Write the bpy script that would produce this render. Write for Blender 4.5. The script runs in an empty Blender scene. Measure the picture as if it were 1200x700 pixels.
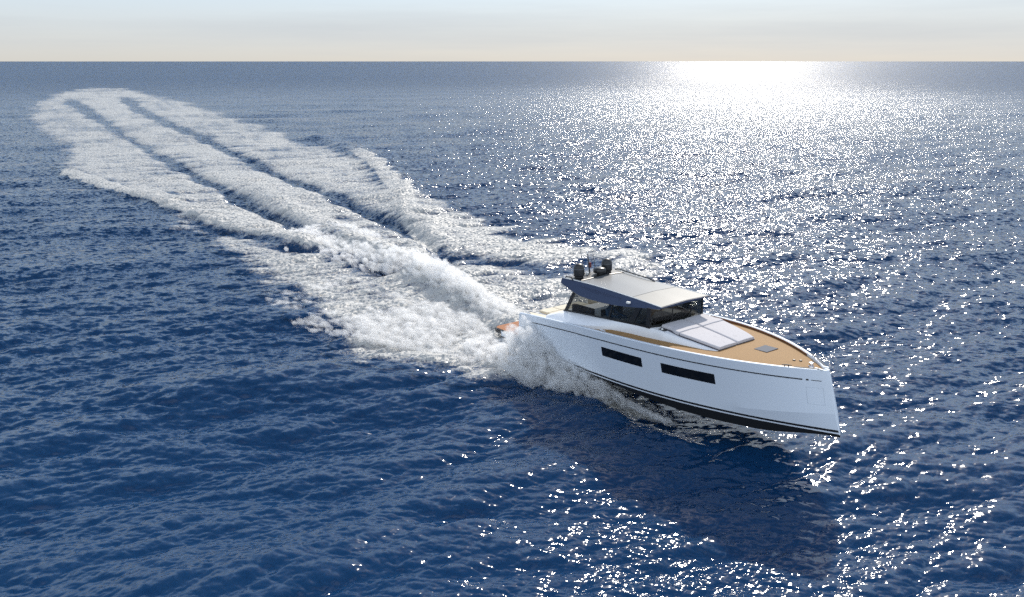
import bpy, bmesh, math, random
import numpy as np
from mathutils import Vector, Matrix, Euler
R = math.radians
rng = np.random.default_rng(7)
random.seed(7)
C = bpy.context.scene
COL = C.collection

# ------------------------------------------------------------------ camera
EYE = 12.935
cam = bpy.data.cameras.new('camera')
cam.sensor_width = 36.0
cam.lens = 36.0 * 855.27 / 1200.0
cam.clip_start = 0.1
cam.clip_end = 200000.0
cam_o = bpy.data.objects.new('camera', cam)
COL.objects.link(cam_o)
cam_o.location = (0, 0, EYE)
cam_o.rotation_euler = (R(90 - 18.006), 0, 0)
C.camera = cam_o

# ------------------------------------------------------------------ sky and sun
SUN_EL, SUN_AZ = 33.5, 18.7
world = bpy.data.worlds.new('World')
C.world = world
world.use_nodes = True
nt = world.node_tree
bg = nt.nodes['Background']
sky = nt.nodes.new('ShaderNodeTexSky')
sky.sky_type = 'NISHITA'
sky.sun_disc = False
sky.sun_elevation = R(SUN_EL)
sky.sun_rotation = R(SUN_AZ)
sky.air_density = 1.0
sky.dust_density = 1.0
sky.ozone_density = 1.5
# thin streaks of high cloud
tc = nt.nodes.new('ShaderNodeTexCoord')
mp = nt.nodes.new('ShaderNodeMapping')
mp.inputs['Scale'].default_value = (2.2, 2.2, 34.0)
ns = nt.nodes.new('ShaderNodeTexNoise')
ns.inputs['Scale'].default_value = 0.4
ns.inputs['Detail'].default_value = 6.0
ns.inputs['Roughness'].default_value = 0.6
rmp = nt.nodes.new('ShaderNodeMapRange')
rmp.inputs['From Min'].default_value = 0.47
rmp.inputs['From Max'].default_value = 0.80
rmp.inputs['To Max'].default_value = 0.6
mx = nt.nodes.new('ShaderNodeMix')
mx.data_type = 'RGBA'
mx.inputs['B'].default_value = (3.9, 4.2, 4.6, 1)
nt.links.new(tc.outputs['Generated'], mp.inputs['Vector'])
nt.links.new(mp.outputs[0], ns.inputs['Vector'])
nt.links.new(ns.outputs['Fac'], rmp.inputs['Value'])
nt.links.new(rmp.outputs[0], mx.inputs['Factor'])
# a thin veil of cloud lies low over the sea
sep = nt.nodes.new('ShaderNodeSeparateXYZ')
nt.links.new(tc.outputs['Generated'], sep.inputs[0])
veil = nt.nodes.new('ShaderNodeMapRange')
veil.interpolation_type = 'SMOOTHSTEP'
veil.inputs['From Min'].default_value = 0.02
veil.inputs['From Max'].default_value = 0.75
veil.inputs['To Min'].default_value = 0.92
veil.inputs['To Max'].default_value = 0.0
nt.links.new(sep.outputs['Z'], veil.inputs['Value'])
vcol = nt.nodes.new('ShaderNodeMix')
vcol.data_type = 'RGBA'
vcol.inputs['A'].default_value = (5.0, 4.9, 4.6, 1)
vcol.inputs['B'].default_value = (4.9, 5.85, 6.75, 1)
hz = nt.nodes.new('ShaderNodeMapRange')
hz.inputs['From Min'].default_value = 0.0
hz.inputs['From Max'].default_value = 0.085
nt.links.new(sep.outputs['Z'], hz.inputs['Value'])
nt.links.new(hz.outputs[0], vcol.inputs['Factor'])
mx2 = nt.nodes.new('ShaderNodeMix')
mx2.data_type = 'RGBA'
nt.links.new(veil.outputs[0], mx2.inputs['Factor'])
nt.links.new(sky.outputs[0], mx2.inputs['A'])
hz2 = nt.nodes.new('ShaderNodeMapRange')
hz2.inputs['From Min'].default_value = 0.12
hz2.inputs['From Max'].default_value = 0.40
nt.links.new(sep.outputs['Z'], hz2.inputs['Value'])
vup = nt.nodes.new('ShaderNodeMix')
vup.data_type = 'RGBA'
vup.inputs['B'].default_value = (8.8, 11.8, 15.4, 1)  # brighter veil above the frame, added to lighten highlights on the water
nt.links.new(hz2.outputs[0], vup.inputs['Factor'])
nt.links.new(vcol.outputs['Result'], vup.inputs['A'])
nt.links.new(vup.outputs['Result'], mx2.inputs['B'])
nt.links.new(mx2.outputs['Result'], mx.inputs['A'])
# bright cloud bank added in the unseen rear sky to light the shaded hull
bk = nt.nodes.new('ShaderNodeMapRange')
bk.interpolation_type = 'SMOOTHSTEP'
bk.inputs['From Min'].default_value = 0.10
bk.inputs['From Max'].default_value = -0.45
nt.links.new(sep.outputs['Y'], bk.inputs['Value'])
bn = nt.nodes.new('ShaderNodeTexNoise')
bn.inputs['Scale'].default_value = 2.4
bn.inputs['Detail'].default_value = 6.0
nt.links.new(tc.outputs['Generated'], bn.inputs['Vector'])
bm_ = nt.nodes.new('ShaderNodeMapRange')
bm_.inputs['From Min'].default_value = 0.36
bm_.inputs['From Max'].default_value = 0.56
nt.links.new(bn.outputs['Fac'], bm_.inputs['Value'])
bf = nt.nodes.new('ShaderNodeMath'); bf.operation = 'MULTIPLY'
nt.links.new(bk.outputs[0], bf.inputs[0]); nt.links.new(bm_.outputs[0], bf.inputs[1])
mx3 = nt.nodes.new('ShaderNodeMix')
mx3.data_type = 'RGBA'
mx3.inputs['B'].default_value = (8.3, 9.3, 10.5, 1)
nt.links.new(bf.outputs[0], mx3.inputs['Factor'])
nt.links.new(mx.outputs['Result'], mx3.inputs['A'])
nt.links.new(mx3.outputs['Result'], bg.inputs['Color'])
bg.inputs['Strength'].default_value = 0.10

sun = bpy.data.lights.new('sun', 'SUN')
sun.energy = 3.2
sun.angle = R(0.53)
sun.color = (1.0, 0.93, 0.83)
sun_o = bpy.data.objects.new('sun', sun)
COL.objects.link(sun_o)
sun_o.location = (60, 180, 120)
sun_o.rotation_euler = (-R(90 - SUN_EL), 0, -R(SUN_AZ))

vs = C.view_settings
vs.view_transform = 'Standard'
vs.look = 'None'
vs.exposure = 0.45
vs.gamma = 1.0
vs.use_curve_mapping = False
C.cycles.use_denoising = False
C.cycles.transparent_max_bounces = 12
C.cycles.max_bounces = 16
C.cycles.diffuse_bounces = 12
C.cycles.transmission_bounces = 12
C.cycles.volume_bounces = 5

# ------------------------------------------------------------------ materials
def mat(name, color, rough=0.5, metal=0.0, spec=0.5, var=0.0, scale=3.0, bump=0.0, coat=0.0):
    m = bpy.data.materials.new(name)
    m.use_nodes = True
    n = m.node_tree
    p = n.nodes['Principled BSDF']
    p.inputs['Base Color'].default_value = (*color, 1)
    p.inputs['Roughness'].default_value = rough
    p.inputs['Metallic'].default_value = metal
    p.inputs['Specular IOR Level'].default_value = spec
    p.inputs['Coat Weight'].default_value = coat
    p.inputs['Coat Roughness'].default_value = 0.08
    if var or bump:
        t = n.nodes.new('ShaderNodeTexCoord')
        no = n.nodes.new('ShaderNodeTexNoise')
        no.inputs['Scale'].default_value = scale
        no.inputs['Detail'].default_value = 7
        n.links.new(t.outputs['Object'], no.inputs['Vector'])
        if var:
            mr = n.nodes.new('ShaderNodeMapRange')
            mr.inputs['From Min'].default_value = 0.3
            mr.inputs['From Max'].default_value = 0.4
            mr.inputs['To Min'].default_value = 1 - var
            mr.inputs['To Max'].default_value = 1 + var
            mm = n.nodes.new('ShaderNodeVectorMath')
            mm.operation = 'SCALE'
            mm.inputs[0].default_value = color
            n.links.new(no.outputs['Fac'], mr.inputs['Value'])
            n.links.new(mr.outputs[0], mm.inputs['Scale'])
            n.links.new(mm.outputs[0], p.inputs['Base Color'])
        if bump:
            b = n.nodes.new('ShaderNodeBump')
            b.inputs['Strength'].default_value = 0.5
            b.inputs['Distance'].default_value = bump
            n.links.new(no.outputs['Fac'], b.inputs['Height'])
            n.links.new(b.outputs[0], p.inputs['Normal'])
    return m

def teak_mat(name, c1, c2, pitch=0.065):
    m = bpy.data.materials.new(name)
    m.use_nodes = True
    n = m.node_tree
    p = n.nodes['Principled BSDF']
    p.inputs['Roughness'].default_value = 0.7
    p.inputs['Specular IOR Level'].default_value = 0.15
    t = n.nodes.new('ShaderNodeTexCoord')
    sp = n.nodes.new('ShaderNodeSeparateXYZ')
    n.links.new(t.outputs['Object'], sp.inputs[0])
    ma = n.nodes.new('ShaderNodeMath'); ma.operation = 'MULTIPLY'; ma.inputs[1].default_value = 1 / pitch
    fr = n.nodes.new('ShaderNodeMath'); fr.operation = 'FRACT'
    fl = n.nodes.new('ShaderNodeMath'); fl.operation = 'FLOOR'
    lt = n.nodes.new('ShaderNodeMath'); lt.operation = 'LESS_THAN'; lt.inputs[1].default_value = 0.10
    n.links.new(sp.outputs['Y'], ma.inputs[0])
    n.links.new(ma.outputs[0], fr.inputs[0]); n.links.new(ma.outputs[0], fl.inputs[0])
    n.links.new(fr.outputs[0], lt.inputs[0])
    wn = n.nodes.new('ShaderNodeTexWhiteNoise'); wn.noise_dimensions = '1D'
    n.links.new(fl.outputs[0], wn.inputs['W'])
    mp_ = n.nodes.new('ShaderNodeMapping'); mp_.inputs['Scale'].default_value = (1.5, 22, 4)
    no = n.nodes.new('ShaderNodeTexNoise'); no.inputs['Scale'].default_value = 1.4; no.inputs['Detail'].default_value = 6
    n.links.new(t.outputs['Object'], mp_.inputs[0]); n.links.new(mp_.outputs[0], no.inputs['Vector'])
    ad = n.nodes.new('ShaderNodeMath'); ad.operation = 'ADD'
    sc = n.nodes.new('ShaderNodeMath'); sc.operation = 'MULTIPLY'; sc.inputs[1].default_value = 0.45
    n.links.new(wn.outputs['Value'], sc.inputs[0])
    n.links.new(no.outputs['Fac'], ad.inputs[0]); n.links.new(sc.outputs[0], ad.inputs[1])
    mr = n.nodes.new('ShaderNodeMapRange'); mr.inputs['From Min'].default_value = 0.35; mr.inputs['From Max'].default_value = 0.4
    n.links.new(ad.outputs[0], mr.inputs['Value'])
    mx_ = n.nodes.new('ShaderNodeMix'); mx_.data_type = 'RGBA'
    mx_.inputs['A'].default_value = (*c1, 1); mx_.inputs['B'].default_value = (*c2, 1)
    n.links.new(mr.outputs[0], mx_.inputs['Factor'])
    m2 = n.nodes.new('ShaderNodeMix'); m2.data_type = 'RGBA'; m2.inputs['B'].default_value = (0.03, 0.022, 0.016, 1)
    n.links.new(mx_.outputs['Result'], m2.inputs['A']); n.links.new(lt.outputs[0], m2.inputs['Factor'])
    n.links.new(m2.outputs['Result'], p.inputs['Base Color'])
    return m

def glass_mat(name, tint):
    m = bpy.data.materials.new(name)
    m.use_nodes = True
    n = m.node_tree
    n.nodes.remove(n.nodes['Principled BSDF'])
    tr = n.nodes.new('ShaderNodeBsdfTransparent'); tr.inputs[0].default_value = (*tint, 1)
    gl = n.nodes.new('ShaderNodeBsdfGlossy'); gl.inputs['Roughness'].default_value = 0.03
    lw = n.nodes.new('ShaderNodeLayerWeight')
    pw = n.nodes.new('ShaderNodeMath'); pw.operation = 'POWER'; pw.inputs[1].default_value = 5.0
    fz = n.nodes.new('ShaderNodeMath'); fz.operation = 'MULTIPLY_ADD'; fz.inputs[1].default_value = 0.95; fz.inputs[2].default_value = 0.045
    n.links.new(lw.outputs['Facing'], pw.inputs[0]); n.links.new(pw.outputs[0], fz.inputs[0])
    mi = n.nodes.new('ShaderNodeMixShader')
    n.links.new(fz.outputs[0], mi.inputs[0]); n.links.new(tr.outputs[0], mi.inputs[1]); n.links.new(gl.outputs[0], mi.inputs[2])
    n.links.new(mi.outputs[0], n.nodes['Material Output'].inputs[0])
    return m

M = {
    'gelcoat': mat('silver_white_gelcoat', (0.68, 0.73, 0.80), 0.28, var=0.025, scale=0.6, coat=0.35),
    'groove': mat('groove_grey', (0.50, 0.55, 0.61), 0.4),
    'white': mat('white_gelcoat', (0.78, 0.79, 0.82), 0.35, var=0.03, scale=1.5),
    'antifouling': mat('black_bottom_paint', (0.008, 0.009, 0.011), 0.5, var=0.2, scale=2.0, spec=0.2),
    'black': mat('black_trim', (0.012, 0.012, 0.014), 0.3),
    'window': mat('dark_hull_glass', (0.006, 0.007, 0.009), 0.06),
    'teak': teak_mat('teak_deck', (0.235, 0.128, 0.046), (0.335, 0.195, 0.080)),
    'teakred': teak_mat('wet_reddish_teak', (0.26, 0.10, 0.05), (0.40, 0.17, 0.08)),
    'teaktrim': mat('varnished_teak_trim', (0.10, 0.04, 0.022), 0.35, var=0.25, scale=6),
    'cushion': mat('warm_white_upholstery', (0.47, 0.455, 0.475), 0.8, var=0.06, scale=5, bump=0.01),
    'seam': mat('dark_seam', (0.06, 0.06, 0.08), 0.8),
    'beige': mat('sand_upholstery', (0.62, 0.56, 0.44), 0.8, var=0.07, scale=5, bump=0.01),
    'greyfab': mat('grey_brown_upholstery', (0.22, 0.18, 0.175), 0.85, var=0.35, scale=5, bump=0.02),
    'navy': mat('dark_blue_metallic_paint', (0.032, 0.046, 0.092), 0.5, var=0.08, scale=4, spec=0.3),
    'silver': mat('silver_roof_paint', (0.13, 0.137, 0.145), 0.33, spec=0.35, var=0.05, scale=1.3),
    'sunroof': mat('sunroof_panel_paint', (0.125, 0.124, 0.115), 0.36, spec=0.35, var=0.04, scale=1.3),
    'charcoal': mat('charcoal_plastic', (0.014, 0.015, 0.018), 0.4, var=0.15, scale=6),
    'steel': mat('polished_steel', (0.6, 0.6, 0.62), 0.15, metal=1.0),
    'interior': mat('dark_wood_interior', (0.05, 0.033, 0.022), 0.45, var=0.3, scale=4),
    'liner': mat('cream_headliner', (0.40, 0.34, 0.24), 0.7),
    'hatch': mat('smoked_hatch_glass', (0.05, 0.035, 0.035), 0.12),
    'red': mat('faded_red_cloth', (0.14, 0.03, 0.028), 0.8, var=0.3, scale=9),
    'whiteplastic': mat('white_plastic', (0.8, 0.8, 0.78), 0.4),
    'glass': glass_mat('tinted_cabin_glass', (0.24, 0.25, 0.245)),
    'shirt': mat('blue_cotton', (0.14, 0.36, 0.72), 0.85, var=0.15, scale=12),
    'skin': mat('skin', (0.50, 0.28, 0.18), 0.55, var=0.05, scale=8),
    'trousers': mat('dark_trousers', (0.03, 0.035, 0.05), 0.85),
    'cap': mat('white_cotton_cap', (0.78, 0.78, 0.76), 0.8),
}

# ------------------------------------------------------------------ mesh helpers
def link(name, me, m, parent=None, smooth=None, bevel=0.0):
    o = bpy.data.objects.new(name, me)
    COL.objects.link(o)
    if m: me.materials.append(m)
    if parent is not None: o.parent = parent
    if bevel:
        b = o.modifiers.new('bevel', 'BEVEL'); b.width = bevel; b.segments = 2; b.limit_method = 'ANGLE'; b.angle_limit = R(40)
    if smooth is not None:
        for p in me.polygons: p.use_smooth = True
        me.set_sharp_from_angle(angle=R(smooth))
    return o

def mesh(name, verts, faces, m, parent=None, smooth=None, bevel=0.0, fix=True):
    me = bpy.data.meshes.new(name)
    me.from_pydata([tuple(map(float, v)) for v in verts], [], faces)
    if fix:
        bm = bmesh.new(); bm.from_mesh(me)
        bmesh.ops.remove_doubles(bm, verts=bm.verts, dist=1e-5)
        bmesh.ops.recalc_face_normals(bm, faces=bm.faces)
        bm.to_mesh(me); bm.free()
    return link(name, me, m, parent, smooth, bevel)

def loft(rings, closed=True, caps=True):
    """rings: equal-length point lists; returns verts, faces"""
    n = len(rings[0]); V = [p for r in rings for p in r]; F = []
    for i in range(len(rings) - 1):
        for j in range(n if closed else n - 1):
            k = (j + 1) % n
            F.append((i * n + j, i * n + k, (i + 1) * n + k, (i + 1) * n + j))
    if caps and closed:
        F.append(tuple(range(n))); F.append(tuple((len(rings) - 1) * n + j for j in range(n)))
    return V, F

def join(*parts):
    V, F = [], []
    for v, f in parts:
        b = len(V); V += list(v); F += [tuple(i + b for i in q) for q in f]
    return V, F

def box(x0, x1, y0, y1, z0, z1):
    V = [(x, y, z) for x in (x0, x1) for y in (y0, y1) for z in (z0, z1)]
    return V, [(0, 1, 3, 2), (4, 6, 7, 5), (0, 4, 5, 1), (2, 3, 7, 6), (0, 2, 6, 4), (1, 5, 7, 3)]

def prism(poly, z0, z1):
    """poly of (x,y); z0,z1 numbers or functions of (x,y)"""
    f = lambda z, p: z(*p) if callable(z) else z
    n = len(poly)
    V = [(x, y, f(z0, (x, y))) for x, y in poly] + [(x, y, f(z1, (x, y))) for x, y in poly]
    F = [tuple(range(n)), tuple(range(n, 2 * n))] + [(i, (i + 1) % n, n + (i + 1) % n, n + i) for i in range(n)]
    return V, F

def tube(pts, r, n=8):
    pts = [Vector(p) for p in pts]; rings = []
    rr = r if isinstance(r, (list, tuple)) else [r] * len(pts)
    for i, p in enumerate(pts):
        d = (pts[min(i + 1, len(pts) - 1)] - pts[max(i - 1, 0)]).normalized()
        a = d.orthogonal().normalized() if i == 0 else (a - d * a.dot(d)).normalized()
        b = d.cross(a)
        rings.append([tuple(p + (a * math.cos(t) + b * math.sin(t)) * rr[i]) for t in [2 * math.pi * k / n for k in range(n)]])
    return loft(rings)

def lathe(prof, c, n=24):
    return loft([[(c[0] + r * math.cos(2 * math.pi * k / n), c[1] + r * math.sin(2 * math.pi * k / n), c[2] + z) for k in range(n)] for r, z in prof])

def ss(a, b, x):
    t = np.clip((np.asarray(x, float) - a) / (b - a), 0, 1)
    return t * t * (3 - 2 * t)

# ------------------------------------------------------------------ yacht placement
YAW, TRIM, ROLL = -54.4156, 4.6749, -0.6745
YO = Vector((1.1815, 33.9599, 0.2020))
yacht_m = Matrix.Translation(YO) @ Matrix.Rotation(R(YAW), 4, 'Z') @ Matrix.Rotation(-R(TRIM), 4, 'Y') @ Matrix.Rotation(R(ROLL), 4, 'X')
YM = np.array(yacht_m)
def to_world(p):
    p = np.asarray(p, float)
    return p @ YM[:3, :3].T + YM[:3, 3]

# ------------------------------------------------------------------ sea surface
def band(lmin, lmax, tile, seed, wind, spread, n=512):
    g = np.random.default_rng(seed)
    k1 = 2 * np.pi * np.fft.fftfreq(n, tile / n)
    kx, ky = np.meshgrid(k1, k1, indexing='ij')
    k = np.hypot(kx, ky); k[0, 0] = 1e-6
    lam = 2 * np.pi / k
    w = ((lam >= lmin) & (lam < lmax)).astype(float)
    cosd = np.abs((kx * math.cos(wind) + ky * math.sin(wind)) / k)
    A = w * k ** -2.0 * (cosd ** spread + 0.04)
    z = A * (g.normal(size=(n, n)) + 1j * g.normal(size=(n, n)))
    z[0, 0] = 0
    h = np.real(np.fft.ifft2(z))
    sl = np.sqrt((np.real(np.fft.ifft2(1j * kx * z)) ** 2 + np.real(np.fft.ifft2(1j * ky * z)) ** 2).mean())
    dx = np.real(np.fft.ifft2(1j * kx / k * z)); dy = np.real(np.fft.ifft2(1j * ky / k * z))
    return np.stack([h, dx, dy], -1) / sl

def sample(F, tile, ang, X, Y):
    n = F.shape[0]
    c, s = math.cos(ang), math.sin(ang)
    u = ((X * c + Y * s) / tile * n) % n; v = ((-X * s + Y * c) / tile * n) % n
    i = np.floor(u).astype(int); j = np.floor(v).astype(int)
    fu = (u - i)[:, None]; fv = (v - j)[:, None]
    i %= n; j %= n; i2 = (i + 1) % n; j2 = (j + 1) % n
    o = F[i, j] * (1 - fu) * (1 - fv) + F[i2, j] * fu * (1 - fv) + F[i, j2] * (1 - fu) * fv + F[i2, j2] * fu * fv
    return o[:, 0], o[:, 1] * c - o[:, 2] * s, o[:, 1] * s + o[:, 2] * c

WIND = R(108)
#        lmin  lmax  tile  slope
BANDS = [(0.10, 0.26, 5.3, 0.16, 1.4),
         (0.26, 0.70, 13.1, 0.165, 2.4),
         (0.70, 1.9, 31.0, 0.135, 3.5),
         (1.9, 5.0, 83.0, 0.120, 5.0),
         (5.0, 14.0, 211.0, 0.072, 6.0),
         (14.0, 40.0, 523.0, 0.030, 3.0)]

def value_noise(X, Y, scale, seed, octaves=4):
    """smooth value noise in 0..1"""
    out = np.zeros_like(X); amp = 1.0; tot = 0
    g = np.random.default_rng(seed)
    for o in range(octaves):
        T = g.random((256, 256)); u = X / scale + o * 17.3; v = Y / scale + o * 5.7
        i = np.floor(u).astype(int); j = np.floor(v).astype(int)
        fu = u - i; fv = v - j; fu = fu * fu * (3 - 2 * fu); fv = fv * fv * (3 - 2 * fv)
        i &= 255; j &= 255; i2 = (i + 1) & 255; j2 = (j + 1) & 255
        out += amp * (T[i, j] * (1 - fu) * (1 - fv) + T[i2, j] * fu * (1 - fv) + T[i, j2] * (1 - fu) * fv + T[i2, j2] * fu * fv)
        tot += amp; amp *= 0.55; scale *= 0.5
    return out / tot

def poly_dist(X, Y, pts, closed=False):
    """distance to a polyline, signed side (+ left), fraction along"""
    P = np.array(pts, float)
    if closed: P = np.vstack([P, P[:1]])
    best = np.full(X.shape, 1e18); side = np.zeros_like(X); frac = np.zeros_like(X)
    inside = np.zeros(X.shape, bool)
    L = np.r_[0, np.cumsum(np.hypot(*np.diff(P, axis=0).T))]
    for a in range(len(P) - 1):
        ax, ay = P[a]; bx, by = P[a + 1]; ex, ey = bx - ax, by - ay
        t = np.clip(((X - ax) * ex + (Y - ay) * ey) / (ex * ex + ey * ey + 1e-12), 0, 1)
        d2 = (X - ax - t * ex) ** 2 + (Y - ay - t * ey) ** 2
        m = d2 < best
        best[m] = d2[m]; frac[m] = (L[a] + t[m] * (L[a + 1] - L[a])) / L[-1]
        side[m] = (ex * (Y - ay) - ey * (X - ax))[m]
        if closed:
            c = ((ay > Y) != (by > Y)) & (X < (bx - ax) * (Y - ay) / (by - ay + 1e-18) + ax)
            inside ^= c
    d = np.sqrt(best)
    if closed: return np.where(inside, d, -d)
    return d, np.sign(side), frac

# wake plan, metres on the water
WAKE = [(3.4, 26.7), (1.4, 27.2), (-0.4, 28.5), (-2.2, 28.2), (-3.7, 28.7), (-5.4, 29.3), (-7.4, 29.8), (-8.7, 31.8), (-8.8, 33.7), (-10.6, 34.9), (-12.6, 35.8), (-12.1, 37.1), (-14.4, 40.9), (-16.6, 42.0), (-16.5, 44.1), (-19.4, 46.8), (-19.7, 48.7), (-23.8, 53.0), (-24.3, 56.1), (-28.4, 57.3), (-30.0, 63.4), (-35.5, 71.8), (-42.7, 77.3), (-49.7, 84.4), (-59.7, 95.2), (-69.2, 112.3), (-84.8, 131.7), (-125.6, 190.0), (-168.5, 261.7), (-204.0, 335.6), (-222.7, 395.5), (-194.8, 390.4), (-142.3, 309.4), (-105.4, 250.6), (-74.8, 199.7), (-59.1, 173.1), (-43.0, 145.0), (-32.1, 120.6), (-27.6, 120.6), (-18.9, 100.3), (-14.2, 83.8), (-12.4, 76.8), (-9.0, 74.7), (-5.1, 70.8), (-5.8, 66.9), (-2.2, 64.1), (-1.9, 60.2), (1.6, 60.9), (1.2, 58.2), (0.2, 55.8), (3.9, 54.9), (5.4, 52.7), (8.9, 50.2), (10.8, 46.8), (8.5, 40.6), (6.3, 29.0), (6.4, 25.9)]
TROUGHS = [[(-170.0, 287.0), (-114.6, 203.1), (-73.0, 139.7), (-48.7, 103.1), (-35.2, 83.8), (-23.9, 67.3), (-19.6, 61.9), (-14.0, 53.0), (-9.8, 47.8), (-7.8, 45.1)],
           [(-155.7, 301.6), (-104.5, 210.4), (-68.0, 152.6), (-42.3, 111.2), (-26.1, 85.1), (-19.3, 74.7), (-13.4, 66.5), (-9.6, 60.5), (-6.9, 54.0), (-4.0, 46.8)]]
CREST_NEAR = [(-59.7, 95.2), (-49.3, 83.8), (-42.1, 76.3), (-35.3, 71.3), (-25.0, 60.2), (-17.0, 53.2), (-13.7, 51.6), (-9.9, 48.1), (-7.9, 46.1)]
CREST_FAR = [(-43.0, 145.0), (-27.1, 118.1), (-18.6, 98.6), (-14.0, 82.5), (-9.2, 64.5), (-5.9, 51.9)]
FACE_NEAR = [(-29.5, 62.3), (-24.2, 58.2), (-16.0, 51.1), (-13.2, 49.9), (-7.9, 44.7)]
BOW_WASH = [(7.4, 24.5), (5.7, 25.7), (4.0, 26.9), (2.6, 28.1), (1.4, 29.1), (0.2, 30.0)]
HOLLOW = [(-3.6, 49.4), (-1.1, 47.2), (2.2, 44.7), (5.0, 46.1)]

# grid: rings on the water spaced by equal angles seen from the air, fine in front, coarse behind
PHI = np.r_[np.linspace(0, R(24), 14)[1:], np.arange(R(24), R(89.935), 0.00088)[1:]]
RAD = np.r_[EYE * np.tan(PHI), 16500, 24000, 40000, 80000]
AZ = np.r_[np.arange(-44.5, 44.5, 0.075), np.arange(44.5, 315.5, 2.5)]
NR, NA = len(RAD), len(AZ)
rr, aa = np.meshgrid(RAD, np.radians(AZ), indexing='ij')
X = (rr * np.sin(aa)).ravel(); Y = (rr * np.cos(aa)).ravel(); rad = rr.ravel()
dr = np.gradient(RAD)
SP = np.repeat(np.maximum(dr * 0.8, RAD * R(0.075)), NA)
dense = (np.abs(np.where(aa > np.pi, aa - 2 * np.pi, aa)) < R(44.6)).ravel()
SP = np.where(dense, SP, np.maximum(SP, rad * R(2.5)))

near = np.where(rad < 700)[0]
xs, ys, rs = X[near], Y[near], rad[near]
warp = value_noise(xs, ys, 6.0, 3) - 0.5
wide = 0.45 + 0.010 * rs
inside = poly_dist(xs, ys, WAKE, True)
foam_n = ss(-1.0, 1.0, (inside + warp * (2.5 + 0.02 * rs)) / wide / 2 - 0.2)
foam_n *= 0.84 + 0.55 * (value_noise(xs, ys, 7.0, 11, 5) - 0.5)
zw = np.zeros_like(xs)
fade_far = 1 - ss(150, 330, rs)
# churned ridge along the propeller track between the troughs
cl = [(1.2, 34.0), (-10.4, 50.2), (-40.0, 98.0), (-90.0, 184.0), (-175.0, 320.0)]
d, s, f = poly_dist(xs, ys, cl)
wc = 1.6 + 0.022 * rs
foam_n += 0.08 * np.exp(-(d / wc) ** 2) * (foam_n > 0.02)
zw += 0.55 * np.exp(-(d / (1.2 + 0.008 * rs)) ** 2) * (1 - ss(30, 70, np.hypot(xs - 1, ys - 34)))
for k, T in enumerate(TROUGHS):
    d, s, f = poly_dist(xs, ys, T)
    d = d + (value_noise(xs, ys, 4.0, 20 + k) - 0.5) * (0.6 + 0.01 * rs)
    sg = 0.28 + 0.0058 * rs
    e = np.exp(-(d / sg) ** 2) * ss(0.0, 0.22, f)
    foam_n *= 1 - (0.85 - 0.35 * (k == 0) * ss(90, 130, rs) * (1 - ss(190, 240, rs))) * e
    zw -= (0.30 + 0.35 * ss(0.6, 1.0, f)) * np.exp(-(d / (sg * 1.3)) ** 2) * ss(0, 0.1, f)
d, s, f = poly_dist(xs, ys, CREST_NEAR)
lum = value_noise(xs, ys, 2.2, 31, 5)
sd = d * s                                   # + is the wake side
wid = np.where(sd > 0, 2.6, 0.75)
ec = np.exp(-((sd + (lum - 0.5) * 1.2) / wid) ** 2) * ss(0, 0.15, f) * (0.6 + 0.8 * lum)
zw += 0.50 * ec * (0.6 + 0.4 * ss(0.2, 0.8, f))
foam_n = np.maximum(foam_n, ss(0.35, 0.75, ec) * 1.15)
d, s, f = poly_dist(xs, ys, FACE_NEAR)
e = np.exp(-(d / (0.45 + 0.7 * f)) ** 2) * ss(0, 0.2, f)
foam_n *= 1 - 0.55 * e; zw -= 0.15 * e
d, s, f = poly_dist(xs, ys, CREST_FAR)
sd = -d * s                                  # + is the open-sea side
e = np.exp(-((sd + (lum - 0.5) * 1.5) / np.where(sd > 0, 1.6, 2.6)) ** 2) * ss(0, 0.2, f)
zw += 0.45 * e * (0.5 + lum)
foam_n = np.maximum(foam_n, 0.95 * ss(0.4, 0.8, e * (0.6 + 0.6 * lum)) * ss(0.2, 0.5, f))
d, s, f = poly_dist(xs, ys, HOLLOW)
e = np.exp(-(d / 1.3) ** 2)
foam_n *= 1 - 0.55 * e; zw -= 0.40 * e
apron = np.exp(-((xs - 1.5) / 7.0) ** 2 - ((ys - 54) / 13.0) ** 2)
foam_n *= 1 + 0.22 * apron
# streaks drawn out along the track
ca, sa = math.cos(R(119)), math.sin(R(119))
al, ac = xs * ca + ys * sa, -xs * sa + ys * ca
foam_n *= 0.80 + 0.42 * value_noise(al / 7.0, ac / 1.1, 1.0, 61, 5)
d, s, f = poly_dist(xs, ys, BOW_WASH)
e = np.exp(-(d / (0.45 + 0.25 * f)) ** 2) * ss(0.0, 0.15, f)
foam_n = np.maximum(foam_n, 0.95 * e * (0.5 + 0.8 * lum))
foam_n = np.clip(foam_n * (1 - 0.02 * ss(70, 200, rs)), 0, 1.2)
foam = np.zeros_like(X); foam[near] = foam_n
zwake = np.zeros_like(X); zwake[near] = zw * fade_far

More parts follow.
